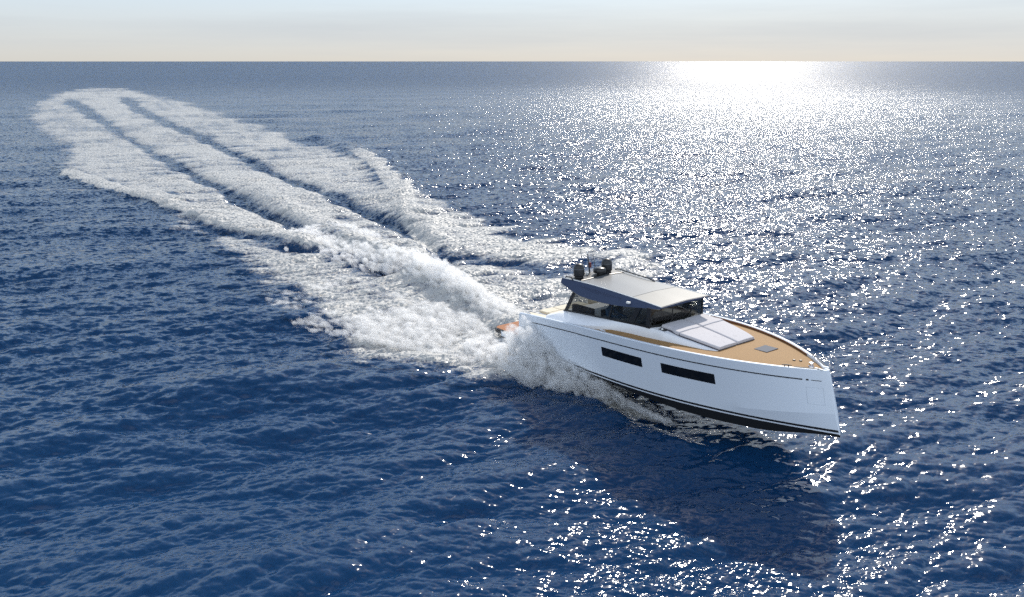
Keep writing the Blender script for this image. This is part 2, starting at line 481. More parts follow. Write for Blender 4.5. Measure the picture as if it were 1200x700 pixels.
swell = np.zeros_like(X)
Z = zwake.copy(); DX = np.zeros_like(X); DY = np.zeros_like(X); lost = np.full_like(X, 0.0)
gust = np.ones_like(X); gust[near] = 0.55 + 0.9 * value_noise(xs, ys, 17.0, 5, 4)
for b, (l0, l1, tile, slope, spr) in enumerate(BANDS):
    F = band(l0, l1, tile, 100 + b, WIND, spr)
    ang = 0.37 * b - 0.6
    # the band is made in rotated tile axes, so turn its wind back
    F = band(l0, l1, tile, 100 + b, WIND - ang, spr)
    lam = math.sqrt(l0 * l1)
    w = 1 - ss(lam / 4.0, lam / 1.7, SP)
    idx = np.where(w > 0.001)[0]
    h, dx, dy = sample(F, tile, ang, X[idx], Y[idx])
    g_ = slope * w[idx] * (gust[idx] if b < 3 else 1.0)
    if b < 3: g_ = g_ * (1 + 0.9 * np.clip(foam[idx], 0, 1))
    Z[idx] += h * g_
    if 1 < b < 4: swell[idx] += h * slope * w[idx] / lam
    ch = 1.25 if b > 1 else 1.0
    DX[idx] -= dx * g_ * ch; DY[idx] -= dy * g_ * ch
    lost += slope ** 2 * (1 - w ** 2)

# foam gathers on the backs of the waves and thins in their hollows
foam = np.where(foam > 0.02, np.clip(foam + 3.2 * np.clip(swell, -0.06, 0.06), 0, 1.25), 0)

# the hull pushes the water down underneath itself
hullc = to_world([(0.5, 0, 0), (13.5, 0, 0)])
ax, ay = hullc[0, :2]; bx, by = hullc[1, :2]
m = np.where((np.abs(X - 5) < 12) & (np.abs(Y - 27) < 14))[0]
ex, ey = bx - ax, by - ay; LL = math.hypot(ex, ey)
t = ((X[m] - ax) * ex + (Y[m] - ay) * ey) / LL; q = np.abs((X[m] - ax) * ey - (Y[m] - ay) * ex) / LL
e = (1 - ss(1.7, 2.6, q)) * ss(-1.5, 0.5, t) * (1 - ss(9.0, LL, t))
keel_z = YO.z - 0.62 + t * math.sin(R(TRIM))
Z[m] = Z[m] * (1 - e) + e * np.minimum(Z[m], keel_z * 0 - 0.35)

share = 0.05 * ss(100, 700, rad)                    # far off the chop becomes plain roughness of the surface
rough = np.sqrt(lost / 2 * (1 - share) * (1 - 0.25 * ss(150, 900, rad)) + (0.058 + 0.065 * ss(30, 90, rad)) ** 2)
cross = 10.5 - 6.5 * ss(160, 800, rad)
sheen = 0.5 - 0.41 * ss(70, 450, rad)
gloss = np.clip((2 * lost * share + 0.10 ** 4) ** 0.25, 0.10, 0.60)
V = np.stack([X + DX, Y + DY, Z], 1).astype(np.float32)

jj = np.arange(NA); jn = (jj + 1) % NA
i0 = np.arange(NR - 1)[:, None] * NA
quads = np.stack([i0 + jj, i0 + jn, i0 + NA + jn, i0 + NA + jj], -1).reshape(-1, 4)[:, ::-1]
fan_c = len(V)
V = np.vstack([V, [[0, 0, 0]]]); foam = np.r_[foam, 0]; rough = np.r_[rough, rough[0]]; gloss = np.r_[gloss, gloss[0]]; cross = np.r_[cross, cross[0]]; sheen = np.r_[sheen, sheen[0]]
fan = np.stack([jn, jj, np.full(NA, fan_c)], -1)[:, ::-1]
qf = foam[quads].max(1)
qx, qy = X[quads[:, 0]], Y[quads[:, 0]]
in_wake = qf > 0.30

def sheet(name, tris, quads_, m):
    used = np.zeros(len(V), bool); used[quads_.ravel()] = True
    if len(tris): used[tris.ravel()] = True
    remap = np.cumsum(used) - 1
    nv = int(used.sum())
    me = bpy.data.meshes.new(name)
    me.vertices.add(nv); me.vertices.foreach_set('co', V[used].astype(np.float32).ravel())
    loops = remap[np.r_[tris.ravel(), quads_.ravel()].astype(int)] if len(tris) else remap[quads_.ravel()]
    tot = np.r_[np.full(len(tris), 3), np.full(len(quads_), 4)].astype(np.int32)
    st = (np.cumsum(tot) - tot).astype(np.int32)
    me.loops.add(len(loops)); me.loops.foreach_set('vertex_index', loops.astype(np.int32))
    me.polygons.add(len(tot)); me.polygons.foreach_set('loop_start', st)
    try: me.polygons.foreach_set('loop_total', tot)
    except Exception: pass
    me.polygons.foreach_set('use_smooth', np.ones(len(tot), bool))
    for nm, arr in (('foam', foam), ('chop', rough), ('gloss', gloss), ('cross_chop', cross), ('sheen', sheen)):
        at = me.attributes.new(nm, 'FLOAT', 'POINT'); at.data.foreach_set('value', arr[used].astype(np.float32))
    me.update(calc_edges=True); me.validate()
    me.materials.append(m)
    o = bpy.data.objects.new(name, me); COL.objects.link(o)
    return o

def sea_mat():
    m = bpy.data.materials.new('sea_water'); m.use_nodes = True
    n = m.node_tree; L = n.links
    p = n.nodes['Principled BSDF']
    p.inputs['Base Color'].default_value = (0.005, 0.030, 0.084, 1)
    p.inputs['IOR'].default_value = 1.333
    geo = n.nodes.new('ShaderNodeNewGeometry')
    af = n.nodes.new('ShaderNodeAttribute'); af.attribute_name = 'foam'
    ar = n.nodes.new('ShaderNodeAttribute'); ar.attribute_name = 'chop'
    ag = n.nodes.new('ShaderNodeAttribute'); ag.attribute_name = 'gloss'
    L.new(ag.outputs['Fac'], p.inputs['Roughness'])
    p.subsurface_method = 'BURLEY'
    p.inputs['Subsurface Weight'].default_value = 1.0
    p.inputs['Subsurface Radius'].default_value = (0.6, 1.0, 1.2)
    p.inputs['Subsurface Scale'].default_value = 0.4
    # fine ripples
    def noise(scale, det, ro=0.6, sc=(1, 1, 1)):
        mpn = n.nodes.new('ShaderNodeMapping'); mpn.inputs['Scale'].default_value = sc
        L.new(geo.outputs['Position'], mpn.inputs[0])
        t = n.nodes.new('ShaderNodeTexNoise'); t.inputs['Scale'].default_value = scale; t.inputs['Detail'].default_value = det; t.inputs['Roughness'].default_value = ro
        L.new(mpn.outputs[0], t.inputs['Vector']); return t
    # ripples too fine for the mesh: slopes from coloured noise, as steep as the chop left out of the mesh
    def tilt(tex, amount, sx, sy):
        v1 = n.nodes.new('ShaderNodeVectorMath'); v1.operation = 'SUBTRACT'; v1.inputs[1].default_value = (0.5, 0.5, 0.5)
        L.new(tex.outputs['Color'], v1.inputs[0])
        v2 = n.nodes.new('ShaderNodeVectorMath'); v2.operation = 'MULTIPLY'
        cx = n.nodes.new('ShaderNodeCombineXYZ'); cx.inputs[1].default_value = sy
        if isinstance(sx, (int, float)): cx.inputs[0].default_value = sx
        else: L.new(sx, cx.inputs[0])
        L.new(v1.outputs[0], v2.inputs[0]); L.new(cx.outputs[0], v2.inputs[1])
        v3 = n.nodes.new('ShaderNodeVectorMath'); v3.operation = 'SCALE'
        L.new(v2.outputs[0], v3.inputs[0])
        if amount is None: v3.inputs['Scale'].default_value = 1.0
        else: L.new(amount, v3.inputs['Scale'])
        v4 = n.nodes.new('ShaderNodeVectorMath'); v4.operation = 'ADD'
        L.new(geo.outputs['Normal'], v4.inputs[0]); L.new(v3.outputs[0], v4.inputs[1])
        v5 = n.nodes.new('ShaderNodeVectorMath'); v5.operation = 'NORMALIZE'
        L.new(v4.outputs[0], v5.inputs[0])
        return v5.outputs[0]
    r1 = noise(3.0, 2.4, 0.6, (0.7, 1.35, 1))
    asd = n.nodes.new('ShaderNodeAttribute'); asd.attribute_name = 'cross_chop'
    L.new(tilt(r1, ar.outputs['Fac'], asd.outputs['Fac'], 13.5), p.inputs['Normal'])
    asp = n.nodes.new('ShaderNodeAttribute'); asp.attribute_name = 'sheen'
    L.new(asp.outputs['Fac'], p.inputs['Specular IOR Level'])
    # foam: lace of bubbles
    f1 = noise(1.5, 9, 0.72, (0.8, 1.2, 1))
    f2 = noise(7.0, 6, 0.7)
    mixn = n.nodes.new('ShaderNodeMath'); mixn.operation = 'MULTIPLY_ADD'; mixn.inputs[1].default_value = 0.45
    L.new(f2.outputs['Fac'], mixn.inputs[0])
    sc1 = n.nodes.new('ShaderNodeMath'); sc1.operation = 'MULTIPLY'; sc1.inputs[1].default_value = 0.55
    L.new(f1.outputs['Fac'], sc1.inputs[0]); L.new(sc1.outputs[0], mixn.inputs[2])
    add = n.nodes.new('ShaderNodeMath'); add.operation = 'MULTIPLY_ADD'; add.inputs[1].default_value = 0.59; 
    L.new(af.outputs['Fac'], add.inputs[0]); L.new(mixn.outputs[0], add.inputs[2])
    mr = n.nodes.new('ShaderNodeMapRange'); mr.inputs['From Min'].default_value = 0.82; mr.inputs['From Max'].default_value = 1.06
    mr.interpolation_type = 'SMOOTHSTEP'
    L.new(add.outputs[0], mr.inputs['Value'])
    gate = n.nodes.new('ShaderNodeMath'); gate.operation = 'MULTIPLY'
    g2 = n.nodes.new('ShaderNodeMapRange'); g2.inputs['From Min'].default_value = 0.12; g2.inputs['From Max'].default_value = 0.35
    L.new(af.outputs['Fac'], g2.inputs['Value']); L.new(mr.outputs[0], gate.inputs[0]); L.new(g2.outputs[0], gate.inputs[1])
    w = n.nodes.new('ShaderNodeBsdfPrincipled')
    w.inputs['Base Color'].default_value = (0.43, 0.43, 0.42, 1); w.inputs['Roughness'].default_value = 0.5
    r2 = noise(5.0, 5, 0.7)
    L.new(tilt(r2, None, 6.0, 7.0), w.inputs['Normal'])
    w.inputs['Specular IOR Level'].default_value = 0.25
    ms = n.nodes.new('ShaderNodeMixShader')
    L.new(gate.outputs[0], ms.inputs[0]); L.new(p.outputs[0], ms.inputs[1]); L.new(w.outputs[0], ms.inputs[2])
    L.new(ms.outputs[0], n.nodes['Material Output'].inputs[0])
    return m

SEA = sea_mat()
sea = sheet('sea', fan, quads[~in_wake], SEA)
sea['kind'] = 'structure'
wake = sheet('wake_foam', np.zeros((0, 3), int), quads[in_wake], SEA)
wake['kind'] = 'stuff'
wake['label'] = 'long white foam wake with dark troughs curving behind the yacht'
wake['category'] = 'wake'

# ------------------------------------------------------------------ yacht
yacht = bpy.data.objects.new('motor_yacht', None)
COL.objects.link(yacht)
yacht.matrix_world = yacht_m
yacht['label'] = 'silver white motor yacht with teak foredeck and dark hardtop speeding bow up'
yacht['category'] = 'yacht'

XT = 15.6
def hb(x):
    x = max(0.0, min(XT, x))
    if x < 6: return 2.202 + 0.281 * math.sin(math.pi / 2 * x / 6)
    u = (x - 6) / (XT - 6); return 2.483 * (1 - u ** 3.294) + 0.035
def hc(x):
    x = max(0.0, min(XT, x))
    if x < 6: return 2.05 + 0.08 * x / 6
    u = (x - 6) / (XT - 6); return 2.13 * (1 - u ** 2.6) + 0.03
def gz0(x):
    u = x / 16; return 1.555 * (1 - u) * (1 - 2 * u) + 2.10 * 4 * u * (1 - u) + 2.032 * u * (2 * u - 1)
def gz(x):
    t = float(ss(1.45, 1.95, x)); return 0.42 + (gz0(x) - 0.42) * t
ZC = 0.02
def side_pt(u, z, off=0.0, sgn=-1):
    """a point on the topsides at nominal station u and height z"""
    top = gz0(u)
    s = min(1.0, max(0.0, (z - ZC) / (top - ZC)))
    bow = float(ss(9, 15, u))
    y = hc(u) + (hb(u) - hc(u)) * s ** (1 + 0.35 * bow)
    sk = 0.19 + 0.15 * max(0, min(1, (u - 13.3) / 2.3))
    kn = 0.12 * float(ss(11.8, 14.5, u)) * (1 - 0.5 * float(ss(14.8, XT, u)))
    y += kn * (s / sk if s < sk else max(0, 1 - (s - sk) / (1 - sk)))
    x = u + (u / XT) ** 10 * 0.5 * (1 - s)
    return (x, sgn * (y + off), z)
US = list(np.r_[0, 0.7, 1.4, np.linspace(1.45, 1.95, 9), np.linspace(2.4, 12, 20), np.linspace(12.3, 15.0, 14), 15.2, 15.35, 15.47, 15.55, 15.6])
def zk_line(u): return ZC + (0.19 + 0.15 * max(0, min(1, (u - 13.3) / 2.3))) * (gz0(u) - ZC)
parts = []
for sgn in (-1, 1):
    lo, up = [], []
    for u in US:
        zk, zt = zk_line(u), gz(u)
        zk = min(zk, zt - 0.02)
        lo.append([side_pt(u, ZC + (zk - ZC) * k / 3, 0, sgn) for k in range(4)])
        up.append([side_pt(u, zk + (zt - zk) * k / 8, 0, sgn) for k in range(9)])
    parts += [loft(lo, False), loft(up, False)]
    # cap rail and inner face of the bulwark
    inn = []
    for u in US:
        if u < 1.45: continue
        x, y, z = side_pt(u, gz(u), 0, sgn)
        w = min(0.13, 0.8 * abs(y))
        inn.append([(x, y, z), (x, y - sgn * 0.02 * min(1, abs(y) * 5), z + 0.018), (x - 0.02 * (u > 15), y - sgn * (w - 0.02), z + 0.018), (x - 0.03 * (u > 15), y - sgn * w, z - 0.01), (x - 0.03 * (u > 15), y - sgn * w, z - (0.34 if u < 6.5 else 0.2))])
    parts.append(loft(inn, False))
# stem face and transom
st = [side_pt(XT, ZC + (gz(XT) - ZC) * k / 12, 0, -1) for k in range(13)]
parts.append(loft([st, [(x + 0.012, 0, z) for x, y, z in st], [(x, -y, z) for x, y, z in st]], False))
parts.append(([side_pt(0, ZC, 0, -1), side_pt(0, 0.42, 0, -1), side_pt(0, 0.42, 0, 1), side_pt(0, ZC, 0, 1)], [(0, 1, 2, 3)]))
yb = hb(1.9) - 0.12
parts.append(([(1.55, -yb, 0.40), (1.75, -yb, 1.40), (1.75, yb, 1.40), (1.55, yb, 0.40)], [(0, 1, 2, 3)]))
me_v, me_f = join(*parts)
hull = mesh('hull', me_v, me_f, M['gelcoat'], yacht, smooth=22, fix=False)
bm = bmesh.new(); bm.from_mesh(hull.data); bmesh.ops.remove_doubles(bm, verts=bm.verts, dist=1e-4); bmesh.ops.recalc_face_normals(bm, faces=bm.faces); bm.to_mesh(hull.data); bm.free()
hull.data.set_sharp_from_angle(angle=R(6.5))
hull['label'] = 'silver white topsides with two long dark windows'

# bottom
rows = []
for u in np.r_[np.linspace(0, 12, 13), np.linspace(12.5, XT, 12)]:
    kz = -0.72 + 0.67 * float(ss(9.5, XT + 0.6, u)) ** 1.3
    x = u + (u / XT) ** 10 * 0.5
    yy = hc(u)
    fc = 0.06 + 0.25 * float(ss(7, 12, u)) * (1 - float(ss(13.5, XT, u)))
    kz = min(kz, ZC - fc - 0.02)
    rows.append([(x, -yy, ZC), (x, -yy + 0.06 * fc, ZC - fc), (x, -yy * 0.5, ZC - fc + (kz - ZC + fc) * 0.55), (x, 0, kz), (x, yy * 0.5, ZC - fc + (kz - ZC + fc) * 0.55), (x, yy - 0.06 * fc, ZC - fc), (x, yy, ZC)])
v_, f_ = loft(rows, False)
v_, f_ = join((v_, f_), (rows[0], [tuple(range(7))]))
mesh('hull_bottom', v_, f_, M['antifouling'], hull, smooth=30)

def ribbon(name, u0, u1, zlo, zhi, off, m, parent, sgn=-1, n=40):
    rows = []
    for u in np.linspace(u0, u1, n):
        a, b = zlo(u), zhi(u)
        rows.append([side_pt(u, a, -0.02, sgn), side_pt(u, a, off, sgn), side_pt(u, b, off, sgn), side_pt(u, b, -0.02, sgn)])
    return mesh(name, *loft(rows), m, parent)
for sgn in (-1, 1):
    ribbon('boot_stripe', 0.02, XT, lambda u: ZC + 0.075, lambda u: ZC + 0.150, 0.005, M['black'], hull, sgn, 60)
    ribbon('boot_stripe', 0.02, XT, lambda u: ZC - 0.004, lambda u: ZC + 0.022, 0.006, M['black'], hull, sgn, 60)
    ribbon('rubbing_strip', 2.9, 14.95, lambda u: gz0(u) - 0.350, lambda u: gz0(u) - 0.312, 0.012, M['charcoal'], hull, sgn)
    ribbon('rubbing_strip', 15.04, 15.10, lambda u: gz0(u) - 0.355, lambda u: gz0(u) - 0.305, 0.006, M['black'], hull, sgn, 4)
    ribbon('rubbing_strip', 15.16, 15.40, lambda u: gz0(u) - 0.343, lambda u: gz0(u) - 0.323, 0.006, M['charcoal'], hull, sgn, 6)
    for u0, u1 in ((7.45, 9.52), (10.38, 12.40)):
        t0 = lambda u: 1.09 + (gz0(u) - gz0(8)) * .5
        t1 = lambda u: 1.475 + (gz0(u) - gz0(8)) * .5
        w = ribbon('hull_window', u0, u1, t0, t1, 0.004, M['window'], hull, sgn, 12)
    # faint outline of the anchor hatch
    for nm, u0, u1, z0, z1 in (('anchor_hatch', 15.02, 15.42, 0.95, 1.50),):
        fr = []
        for a, b, c, d_ in ((u0, u1, z1 - 0.008, z1), (u0, u1, z0, z0 + 0.008), (u0, u0 + 0.008, z0 + 0.008, z1 - 0.008), (u1 - 0.008, u1, z0 + 0.008, z1 - 0.008)):
            rows = [[side_pt(u, c, -0.01, sgn), side_pt(u, c, 0.002, sgn), side_pt(u, d_, 0.002, sgn), side_pt(u, d_, -0.01, sgn)] for u in np.linspace(a, b, 4)]
            fr.append(loft(rows))
        mesh(nm, *join(*fr), M['groove'], hull)

# teak deck
def deck_z(u): return gz0(u) - (0.52 - 0.40 * float(ss(3.2, 6.8, u)) - 0.04 * float(ss(8.5, 11, u)))
rows = []
for u in np.r_[1.75, np.linspace(2.2, 12, 20), np.linspace(12.4, 15.35, 12)]:
    x, y, z = side_pt(u, gz0(u)); yi = max(0.02, abs(y) - 0.115); z = deck_z(u)
    rows.append([(x, -yi, z), (x, -yi * 0.5, z + 0.02), (x, 0, z + 0.03), (x, yi * 0.5, z + 0.02), (x, yi, z)])
deck = mesh('deck', *loft(rows, False), M['teak'], yacht)
def on_deck(x): return deck_z(x) + 0.026
hx, hy = 12.95, 0.38
zz = on_deck(hx)
mesh('deck_hatch', *join(box(hx - 0.27, hx + 0.27, hy - 0.33, hy + 0.33, zz - 0.02, zz + 0.02)), M['hatch'], deck, bevel=0.012)
for x, y in ((14.25, 0.10), (14.42, 0.22)):
    mesh('windlass_switch', *lathe([(0.001, 0.0), (0.05, 0.0), (0.05, 0.03), (0.035, 0.045), (0.001, 0.045)], (x, y, on_deck(x) - 0.01), 12), M['charcoal'], deck)
mesh('windlass', *join(lathe([(0.001, 0), (0.10, 0), (0.09, 0.05), (0.06, 0.07), (0.06, 0.14), (0.08, 0.17), (0.001, 0.18)], (14.95, 0.0, on_deck(14.95) - 0.01), 16)), M['steel'], deck)
mesh('anchor_locker_lid', *prism([(15.0 + 0.08, -0.07), (15.25, -0.05), (15.25, 0.05), (15.08, 0.07)], on_deck(15.1) - 0.02, on_deck(15.1) + 0.012), M['whiteplastic'], deck)
def cleat(u, sgn):
    x, y, z = side_pt(u, gz0(u), 0, sgn); y -= sgn * 0.07; z += 0.018
    x2, y2, _ = side_pt(u + 0.35, gz0(u), 0, sgn); d = Vector((x2 - x, y2 - sgn * 0.07 - y, 0)).normalized()
    p = Vector((x, y, z))
    parts = [tube([p - d * 0.16 + Vector((0, 0, .055)), p + Vector((0, 0, .065)), p + d * 0.16 + Vector((0, 0, .055))], [0.014, 0.02, 0.014])]
    for s in (-0.06, 0.06): parts.append(tube([p + d * s - Vector((0, 0, .01)), p + d * s + Vector((0, 0, .06))], 0.016))
    mesh('cleat', *join(*parts), M['steel'] if u < 14 else M['charcoal'], hull)
for sgn in (-1, 1):
    for u in (14.55, 7.6, 2.6): cleat(u, sgn)
    # low toe rail near the bow and the teak-lined inside of the bulwark
    pts = [side_pt(u, gz0(u), -0.05, sgn) for u in np.linspace(14.75, 15.35, 6)]
    mesh('toe_rail', *tube([(x, y, z + 0.045) for x, y, z in pts], 0.016), M['charcoal'], hull)
    rows = []
    for u in np.linspace(7.2, 14.2, 24):
        x, y, z = side_pt(u, gz0(u), 0, sgn)
        y0 = y - sgn * 0.134
        rows.append([(x, y0, deck_z(u) - 0.005), (x, y0, gz0(u) + 0.004), (x, y0 - sgn * 0.018, gz0(u) + 0.004), (x, y0 - sgn * 0.018, deck_z(u) - 0.005)])
    mesh('bulwark_lining', *loft(rows), M['teaktrim'], deck)
# bow light pods on the sheer
for sgn in (-1, 1):
    x, y, z = side_pt(15.38, gz0(15.38), -0.05, sgn)
    mesh('fairlead', *join(box(x - 0.09, x + 0.09, y - 0.03, y + 0.03, z, z + 0.05)), M['whiteplastic'], hull, bevel=0.01)

# swim platform
def rounded(x0, x1, y, r, n=6):
    p = [(x1, -y), (x1, y)]
    p += [(x0 + r - r * math.sin(t), y - r + r * math.cos(t)) for t in np.linspace(0, math.pi / 2, n)]
    p += [(x0 + r - r * math.cos(t), -y + r - r * math.sin(t)) for t in np.linspace(0, math.pi / 2, n)]
    return p
plat = mesh('swim_platform', *prism(rounded(-0.85, 1.62, 2.02, 0.35), 0.24, 0.43), M['charcoal'], yacht, bevel=0.02)
mesh('platform_teak', *prism(rounded(-0.78, 1.60, 1.95, 0.32), 0.42, 0.447), M['teakred'], plat)

# coachroof: the white raised trunk from the cockpit to the sun pad
TR = [  # x, base half width, top half width, top height
    (3.55, 2.20, 1.98, 1.93), (4.2, 2.22, 1.76, 2.12), (5.2, 2.24, 1.66, 2.19), (6.2, 2.20, 1.62, 2.24), (6.8, 1.98, 1.60, 2.28), (7.25, 1.68, 1.57, 2.31),
    (8.2, 1.57, 1.53, 2.37), (9.0, 1.55, 1.50, 2.42), (9.6, 1.52, 1.46, 2.40), (10.2, 1.47, 1.39, 2.34), (11.0, 1.37, 1.28, 2.24), (11.6, 1.27, 1.18, 2.15), (12.0, 1.18, 1.09, 2.08), (12.12, 1.09, 1.00, 2.02)]
rows = []
for x, b, t, z in TR:
    zb_ = deck_z(x) - 0.03
    half = [(b, zb_), (b - 0.01, zb_ + (z - zb_) * 0.45), (t + (b - t) * 0.35, z - 0.05), (t, z - 0.012), (t - 0.06, z)]
    rows.append([(x, -y, zz_) for y, zz_ in half] + [(x, 0, z + 0.01)] + [(x, y, zz_) for y, zz_ in half[::-1]])
trunk = mesh('coachroof', *loft(rows), M['white'], yacht, smooth=35)
def trunk_top(x): return float(np.interp(x, [r[0] for r in TR], [r[3] for r in TR]))
def trunk_w(x): return float(np.interp(x, [r[0] for r in TR], [r[2] for r in TR]))
# sun pad: cushions split along the centre line
pad = bpy.data.objects.new('sun_pad', None); COL.objects.link(pad); pad.parent = yacht
def cushion(x0, x1, y0, y1, th, name, lift=0.03, m='cushion'):
    n = 8; rows = []
    for x in np.linspace(x0, x1, n):
        w0, w1 = y0(x), y1(x); z = trunk_top(x) + lift
        r = 0.04
        rows.append([(x, w0, z), (x, w0, z + th - r), (x, w0 + r, z + th), (x, (w0 + w1) / 2, z + th + 0.012), (x, w1 - r, z + th), (x, w1, z + th - r), (x, w1, z)])
    return mesh(name, *loft(rows), M[m], pad, smooth=35, bevel=0.02)
edge = lambda x: trunk_w(x) - 0.10 - 0.16 * float(1 - ss(9.9, 10.3, x))
for s in (-1, 1):
    lo = (lambda x: -edge(x)) if s < 0 else (lambda x: 0.018)
    hi = (lambda x: -0.018) if s < 0 else edge
    cushion(10.42, 12.02, lo, hi, 0.10, 'seat_cushion')
    cushion(9.50, 10.40, lo, hi, 0.12, 'backrest')
rows = [[(x, -edge(x) - 0.015, trunk_top(x) + 0.004), (x, -edge(x) - 0.015, trunk_top(x) + 0.045), (x, edge(x) + 0.015, trunk_top(x) + 0.045), (x, edge(x) + 0.015, trunk_top(x) + 0.004)] for x in np.linspace(9.48, 12.03, 9)]
mesh('cushion_base', *loft(rows), M['seam'], pad)
for s in (-1, 1):
    z = trunk_top(9.65)
    v = mesh('air_vent', *join(box(9.50, 9.80, s * 1.30 - 0.08, s * 1.30 + 0.14, z - 0.04, z + 0.03)), M['black'], trunk, bevel=0.015)
    mesh('vent_cap', *lathe([(0.001, 0), (0.045, 0), (0.04, 0.035), (0.001, 0.04)], (9.65, s * 1.33, z + 0.028), 12), M['whiteplastic'], v)

# cabin sides: pillars, glass, windscreen
def roof_z(x): return 3.545 - (x - 4.08) * 0.0523
def roof_w(x): return float(np.interp(x, [4.0, 7.5, 9.6], [1.50, 1.47, 1.36]))
cabin = bpy.data.objects.new('cabin', None); COL.objects.link(cabin); cabin.parent = yacht
def sill(x): return trunk_top(x) - 0.03
def wall_y(z): return 1.52 - 0.06 * (z - 2.3)
HX = [4.02, 4.10, 4.6, 5.2, 5.9, 6.7, 7.4, 8.0, 8.8, 9.45, 9.62]
DROP = [0.18, 0.22, 0.36, 0.50, 0.51, 0.47, 0.40, 0.32, 0.18, 0.08, 0.05]
def wall_top(x): return roof_z(x) - float(np.interp(x, HX, DROP)) + 0.02
def pillar(xb0, xb1, xt0, xt1, s, th=0.05):
    zb_ = sill((xb0 + xb1) / 2); zt = wall_top((xt0 + xt1) / 2)
    V = []
    for o in (0.012, -th):
        V += [(xb0, s * (wall_y(zb_) + o), zb_), (xb1, s * (wall_y(zb_) + o), zb_), (xt1, s * (wall_y(zt) + o), zt), (xt0, s * (wall_y(zt) + o), zt)]
    return V, [(0, 1, 2, 3), (4, 5, 6, 7), (0, 1, 5, 4), (1, 2, 6, 5), (2, 3, 7, 6), (3, 0, 4, 7)]
PL = [(4.12, 4.30, 4.72, 4.90), (6.88, 6.96, 7.10, 7.18), (8.02, 8.30, 8.45, 8.72), (8.98, 9.16, 9.02, 9.20)]
for s in (-1, 1):
    for k, q in enumerate(PL):
        mesh('pillar', *pillar(*q, s), M['black'], cabin)
        if k < 3:
            nx = PL[k + 1]
            xb0, xb1, xt0, xt1 = q[1], nx[0], q[3], nx[2]
            zb0, zb1 = sill(xb0), sill(xb1); zt0, zt1 = wall_top(xt0), wall_top(xt1)
            V4 = [(xb0, s * wall_y(zb0), zb0), (xb1, s * wall_y(zb1), zb1), (xt1, s * wall_y(zt1), zt1), (xt0, s * wall_y(zt0), zt0)]
            mesh('side_window', V4, [(0, 1, 2, 3)], M['glass'], cabin)
    # dark sill strip
    rows = []
    for x in np.linspace(4.1, 9.15, 12):
        z = sill(x); y = 1.535
        rows.append([(x, s * y, z + 0.02), (x, s * y, z + 0.10), (x, s * (y - 0.06), z + 0.10), (x, s * (y - 0.06), z + 0.02)])
    mesh('window_sill', *loft(rows), M['black'], cabin)
# windscreen in three curved panels
def ws_pt(t, k):  # t -1..1 across, k 0 bottom 1 top
    y = 1.50 * t; x = 9.42 - 0.28 * abs(t) ** 2.2 + 0.02 * k
    zb_, zt = sill(9.2) + 0.02, roof_z(9.3) - 0.09
    return (x, y * (1 - 0.03 * k), zb_ + (zt - zb_) * k)
for a, b in ((-1, -0.36), (-0.34, 0.34), (0.36, 1)):
    rows = [[ws_pt(t, k) for k in (0, 0.5, 1)] for t in np.linspace(a, b, 7)]
    mesh('windscreen', *loft(rows, False), M['glass'], cabin, smooth=40)
for t in (-0.35, 0.35):
    p = [ws_pt(t, 0), ws_pt(t, 1)]
    mesh('windscreen_mullion', *tube(p, 0.022), M['black'], cabin)
mesh('windscreen_base', *tube([ws_pt(t, 0.0) for t in np.linspace(-1, 1, 13)], 0.045), M['black'], cabin)
for t in (-0.5, 0.12):
    a, b = Vector(ws_pt(t, 0.06)), Vector(ws_pt(t + 0.30, 0.55))
    mesh('wiper', *tube([a + Vector((.03, 0, 0)), b + Vector((.035, 0, 0))], 0.012), M['black'], cabin)
# interior
mesh('cabin_floor', *join(box(4.0, 9.0, -1.45, 1.45, 1.46, 1.50)), M['interior'], cabin)
mesh('dashboard', *loft([[(x, -1.40, z0), (x, -1.40, z1), (x, 1.40, z1), (x, 1.40, z0)] for x, z0, z1 in ((8.3, 1.51, 2.36), (8.6, 1.51, 2.50), (8.9, 1.51, 2.50), (9.05, 1.51, 2.44))]), M['interior'], cabin, bevel=0.03)
mesh('helm_console', *join(box(7.33, 7.70, -1.25, -0.25, 1.51, 2.22)), M['charcoal'], cabin, bevel=0.05)
for s in (-1, 1):
    sofa = mesh('sofa_seat', *join(box(4.55, 5.85, s * 0.95 - 0.40, s * 0.95 + 0.40, 1.51, 2.02)), M['greyfab'], cabin, bevel=0.06)
    mesh('sofa_backrest', *join(box(4.55, 5.85, s * 1.36 - 0.10, s * 1.36 + 0.10, 2.03, 2.50)), M['greyfab'], cabin, bevel=0.06)
for y in (-0.98, -0.30):
    hs = mesh('helm_seat', *join(box(6.23, 6.68, y - 0.26, y + 0.26, 1.88, 2.02), lathe([(0.07, 0), (0.07, 0.38), (0.001, 0.38)], (6.43, y, 1.502), 12)), M['charcoal'], cabin, bevel=0.03)
    mesh('seat_back', *join(box(6.14, 6.24, y - 0.25, y + 0.25, 2.03, 2.50)), M['charcoal'], hs, bevel=0.03)
wheel = [(7.26 - 0.06 * math.sin(t), -0.98 + 0.19 * math.cos(t), 2.26 + 0.18 * math.sin(t)) for t in np.linspace(0, 2 * math.pi, 25)]
mesh('steering_wheel', *tube(wheel, 0.014), M['charcoal'], cabin)

